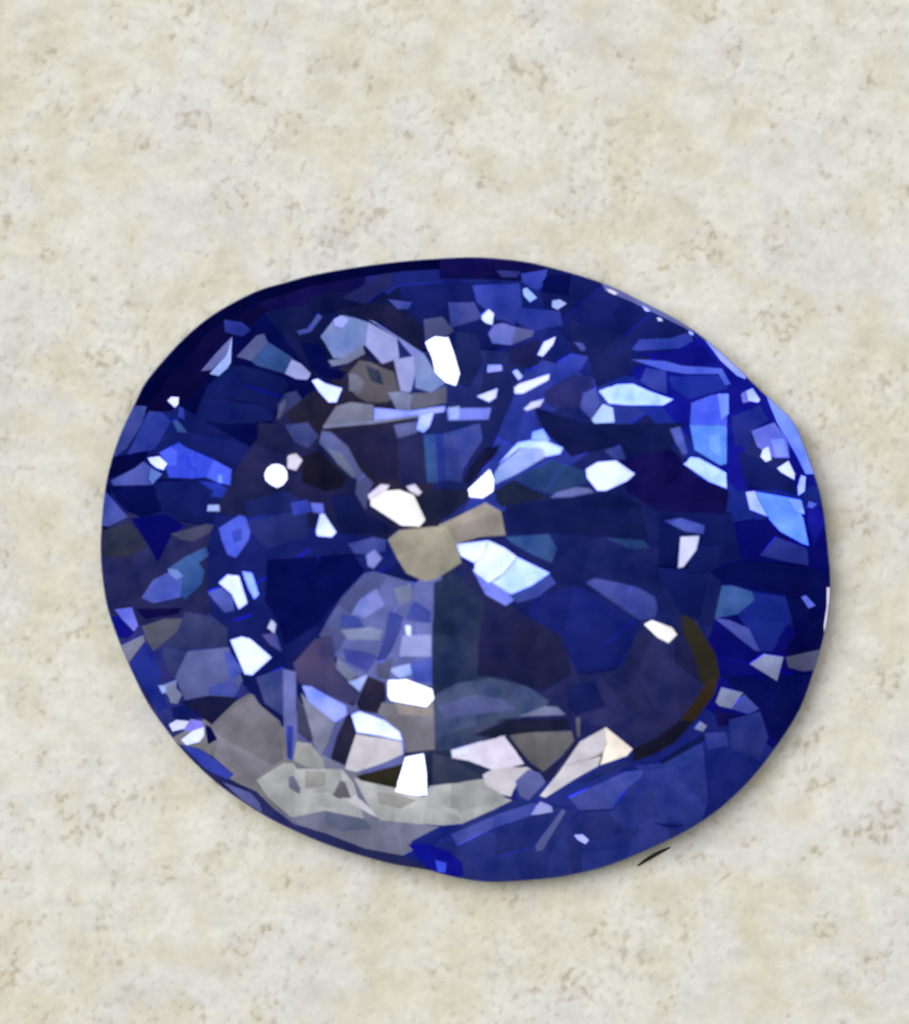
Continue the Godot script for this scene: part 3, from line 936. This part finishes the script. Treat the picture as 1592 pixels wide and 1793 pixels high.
	f(20, 22, 140, [1412, 880, 1430, 880, 1445, 915, 1425, 955, 1415, 920])
	f(90, 100, 220, [1415, 877, 1430, 882, 1422, 890, 1413, 888])
	f(44, 42, 112, [1357, 940, 1412, 960, 1415, 990, 1385, 985, 1330, 972])
	f(205, 210, 255, [1190, 940, 1223, 938, 1218, 962, 1195, 992, 1186, 994])
	f(90, 96, 190, [1162, 912, 1190, 907, 1232, 920, 1230, 935, 1197, 930])
	# upper middle
	f(20, 14, 70, [770, 440, 950, 445, 962, 470, 910, 493, 860, 490, 770, 488])
	f(50, 48, 110, [868, 474, 912, 476, 905, 486, 880, 486])
	f(58, 72, 175, [912, 480, 960, 472, 950, 500, 942, 508, 930, 505, 915, 495])
	f(12, 12, 70, [950, 492, 965, 480, 1000, 483, 995, 520, 950, 512])
	f(48, 56, 140, [827, 500, 910, 497, 915, 545, 900, 570, 870, 560, 835, 530])
	f(38, 48, 130, [915, 540, 980, 545, 985, 570, 930, 582, 905, 565])
	f(185, 205, 255, [915, 507, 922, 504, 940, 522, 928, 530, 917, 518])
	f(165, 180, 245, [967, 527, 980, 525, 992, 532, 976, 543, 966, 538])
	f(92, 110, 205, [855, 585, 865, 570, 880, 566, 905, 574, 895, 605, 862, 602])
	f(82, 96, 170, [905, 574, 935, 580, 932, 590, 895, 605])
	f(215, 235, 255, [841, 557, 856, 542, 865, 550, 862, 570, 850, 566])
	f(66, 64, 120, [785, 530, 830, 530, 845, 558, 790, 575])
	f(36, 28, 72, [895, 610, 935, 595, 945, 600, 938, 625, 950, 630, 930, 650, 890, 635])
	f(230, 235, 255, [941, 622, 952, 600, 973, 590, 968, 604, 950, 625])
	f(82, 88, 170, [1005, 600, 1020, 602, 1026, 612, 1018, 616])
	f(58, 68, 145, [975, 635, 1000, 620, 1030, 625, 1015, 650, 980, 655])
	f(170, 170, 240, [854, 640, 878, 640, 879, 650, 853, 653])
	f(200, 205, 255, [897, 652, 905, 648, 915, 660, 908, 667])
	f(46, 48, 92, [950, 685, 1000, 655, 1035, 660, 1040, 690, 1020, 715, 970, 715, 955, 705])
	f(84, 88, 170, [1020, 690, 1042, 680, 1050, 705, 1035, 735, 1015, 715])
	f(235, 240, 255, [900, 680, 910, 672, 962, 656, 960, 666, 915, 690, 901, 690])
	f(225, 235, 255, [835, 695, 855, 687, 871, 681, 868, 697, 856, 705])
	f(205, 210, 250, [917, 717, 930, 705, 952, 700, 945, 712, 922, 720])
	f(205, 235, 250, [1047, 685, 1077, 673, 1105, 672, 1140, 687, 1178, 700, 1160, 710, 1100, 710, 1065, 707])
	f(185, 215, 255, [1035, 735, 1055, 708, 1072, 715, 1075, 740, 1040, 742])
	f(36, 26, 60, [590, 545, 650, 530, 685, 535, 720, 550, 742, 575, 742, 615, 735, 618, 705, 600, 675, 570, 645, 560, 600, 550])
	f(66, 80, 140, [680, 525, 722, 530, 715, 542, 697, 542])
	f(72, 70, 110, [742, 560, 775, 555, 795, 580, 780, 592, 760, 588, 745, 598])
	f(70, 84, 140, [520, 580, 540, 575, 557, 550, 565, 555, 545, 582, 525, 587])
	f(30, 34, 74, [797, 580, 837, 585, 845, 635, 820, 680, 806, 675, 803, 640])
	# lilac facet of the upper middle
	f(120, 132, 195, [562, 590, 585, 560, 600, 552, 625, 558, 645, 565, 640, 605, 600, 628, 585, 628, 570, 602])
	f(150, 165, 245, [585, 560, 597, 553, 612, 560, 600, 575, 587, 572])
	f(142, 154, 222, [645, 565, 695, 592, 700, 628, 670, 638, 640, 605])
	f(130, 145, 215, [645, 560, 655, 563, 700, 592, 745, 622, 725, 628, 695, 592])
	f(130, 128, 170, [575, 632, 600, 628, 635, 605, 640, 620, 610, 637, 582, 642])
	f(80, 80, 100, [610, 655, 630, 632, 650, 635, 670, 645, 690, 652, 700, 685, 680, 705, 645, 707, 622, 692])
	f(110, 112, 140, [612, 660, 625, 655, 640, 670, 630, 690, 612, 685])
	f(60, 58, 84, [640, 640, 665, 650, 672, 675, 650, 668])
	f(140, 156, 230, [690, 630, 725, 624, 728, 655, 720, 690, 702, 685, 695, 655])
	f(118, 130, 190, [725, 624, 745, 622, 762, 650, 780, 672, 755, 688, 728, 680])
	f(122, 128, 175, [680, 688, 702, 686, 722, 692, 720, 720, 695, 718])
	f(100, 100, 130, [722, 690, 755, 688, 782, 676, 782, 706, 740, 716, 722, 718])
	f(130, 132, 160, [590, 712, 615, 705, 655, 710, 655, 735, 610, 742, 567, 748, 578, 730])
	f(165, 172, 225, [655, 714, 715, 720, 780, 712, 778, 722, 715, 730, 655, 736])
	f(150, 155, 190, [567, 746, 655, 736, 760, 724, 760, 728, 655, 743, 567, 751])
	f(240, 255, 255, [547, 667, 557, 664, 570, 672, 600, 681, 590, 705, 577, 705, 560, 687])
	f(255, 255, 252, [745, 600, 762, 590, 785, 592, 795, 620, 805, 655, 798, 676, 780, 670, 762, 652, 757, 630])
	f(60, 60, 96, [487, 710, 500, 690, 520, 685, 530, 700, 505, 720, 488, 735])
	f(90, 92, 130, [485, 735, 492, 708, 503, 698, 500, 712, 492, 732])
	# middle
	f(62, 70, 108, [500, 745, 540, 740, 560, 765, 540, 785, 517, 775])
	f(36, 30, 60, [580, 757, 690, 745, 697, 768, 697, 842, 670, 842, 640, 815, 610, 780])
	f(40, 38, 72, [697, 765, 745, 760, 750, 850, 700, 850])
	f(80, 92, 130, [565, 755, 580, 757, 610, 782, 630, 820, 640, 832, 655, 845, 645, 858, 625, 840, 590, 808, 560, 775])
	f(100, 115, 150, [575, 785, 600, 795, 625, 830, 620, 838, 590, 810])
	f(66, 70, 108, [640, 832, 655, 845, 645, 867, 640, 905, 622, 880, 625, 845])
	f(104, 104, 165, [690, 745, 730, 738, 733, 758, 697, 768])
	f(195, 205, 255, [735, 728, 760, 724, 752, 748, 742, 758, 730, 752])
	f(56, 70, 126, [742, 762, 762, 760, 767, 845, 748, 845])
	f(40, 50, 120, [762, 760, 776, 760, 781, 842, 767, 845])
	f(62, 74, 158, [776, 760, 840, 742, 845, 770, 812, 820, 807, 845, 781, 842])
	f(130, 145, 240, [782, 716, 860, 715, 855, 735, 785, 737])
	f(170, 185, 250, [785, 715, 805, 712, 803, 735, 788, 735])
	f(18, 24, 64, [577, 870, 622, 862, 645, 900, 685, 925, 675, 935, 600, 935])
	f(34, 30, 52, [745, 858, 820, 858, 822, 875, 785, 905, 750, 920, 742, 890])
	f(255, 245, 255, [650, 872, 672, 860, 700, 858, 725, 867, 745, 910, 735, 922, 703, 920, 650, 885])
	f(225, 210, 245, [645, 867, 668, 848, 683, 850, 676, 860, 648, 876])
	f(235, 215, 240, [712, 852, 727, 848, 739, 862, 733, 868, 718, 860])
	f(158, 150, 146, [768, 919, 800, 905, 850, 880, 877, 895, 885, 937, 840, 940, 798, 953, 775, 930])
	f(154, 147, 132, [680, 945, 700, 928, 760, 922, 782, 922, 800, 952, 808, 985, 765, 1012, 745, 1018, 712, 1003, 695, 975])
	f(52, 62, 145, [510, 880, 540, 875, 548, 895, 515, 903])
	f(100, 120, 225, [545, 880, 567, 882, 569, 900, 550, 897])
	f(235, 248, 255, [562, 900, 569, 900, 590, 932, 582, 940, 557, 938, 555, 930])
	f(66, 72, 160, [610, 952, 655, 940, 677, 945, 675, 965, 645, 970, 622, 968])
	f(120, 128, 220, [642, 972, 657, 962, 670, 977, 655, 995, 645, 990])
	f(22, 22, 50, [812, 840, 847, 790, 877, 778, 865, 800, 820, 850])
	f(200, 230, 255, [870, 815, 905, 775, 945, 768, 985, 785, 980, 795, 955, 800, 950, 785, 910, 784])
	f(165, 200, 245, [865, 830, 875, 815, 910, 784, 950, 785, 955, 800, 905, 830, 867, 848])
	f(150, 185, 245, [932, 757, 950, 752, 962, 772, 930, 772])
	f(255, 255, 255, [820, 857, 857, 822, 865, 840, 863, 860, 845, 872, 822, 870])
	f(28, 34, 56, [865, 860, 900, 840, 935, 858, 960, 872, 890, 885, 880, 890, 870, 880])
	f(46, 50, 92, [900, 840, 965, 805, 1022, 825, 1027, 845, 970, 867, 930, 855])
	f(105, 112, 185, [962, 872, 975, 862, 1010, 853, 1030, 855, 1040, 862, 1000, 870])
	f(62, 72, 150, [1057, 790, 1085, 780, 1095, 805, 1075, 805])
	f(232, 255, 252, [1025, 822, 1045, 810, 1077, 807, 1110, 830, 1097, 842, 1060, 859, 1045, 859, 1027, 837])
	f(18, 24, 72, [885, 885, 965, 875, 1065, 862, 1120, 880, 1135, 950, 1065, 940, 965, 932, 890, 932])
	f(54, 62, 120, [885, 940, 960, 935, 975, 960, 965, 985, 930, 970, 895, 950])
	f(44, 52, 96, [1060, 942, 1125, 945, 1137, 960, 1100, 960])
	f(110, 135, 235, [825, 992, 860, 1015, 875, 1018, 900, 1050, 885, 1060, 850, 1040])
	f(64, 80, 170, [962, 1005, 972, 1020, 940, 1045, 905, 1055, 895, 1042, 930, 1027])
	f(230, 250, 255, [800, 953, 855, 946, 845, 975, 830, 985, 806, 972])
	f(235, 252, 255, [855, 946, 885, 960, 905, 975, 880, 1005, 855, 1020, 830, 1000, 830, 985, 845, 975])
	f(200, 228, 250, [905, 975, 962, 1003, 930, 1025, 895, 1040, 860, 1018, 880, 1005])
	f(200, 205, 240, [1062, 506, 1072, 508, 1082, 514, 1076, 517, 1066, 512])
	f(190, 195, 240, [1124, 536, 1132, 540, 1138, 546, 1130, 545])
	f(190, 200, 245, [1205, 580, 1212, 582, 1214, 588, 1207, 586])
	f(205, 210, 250, [1150, 556, 1158, 558, 1160, 563, 1152, 562])
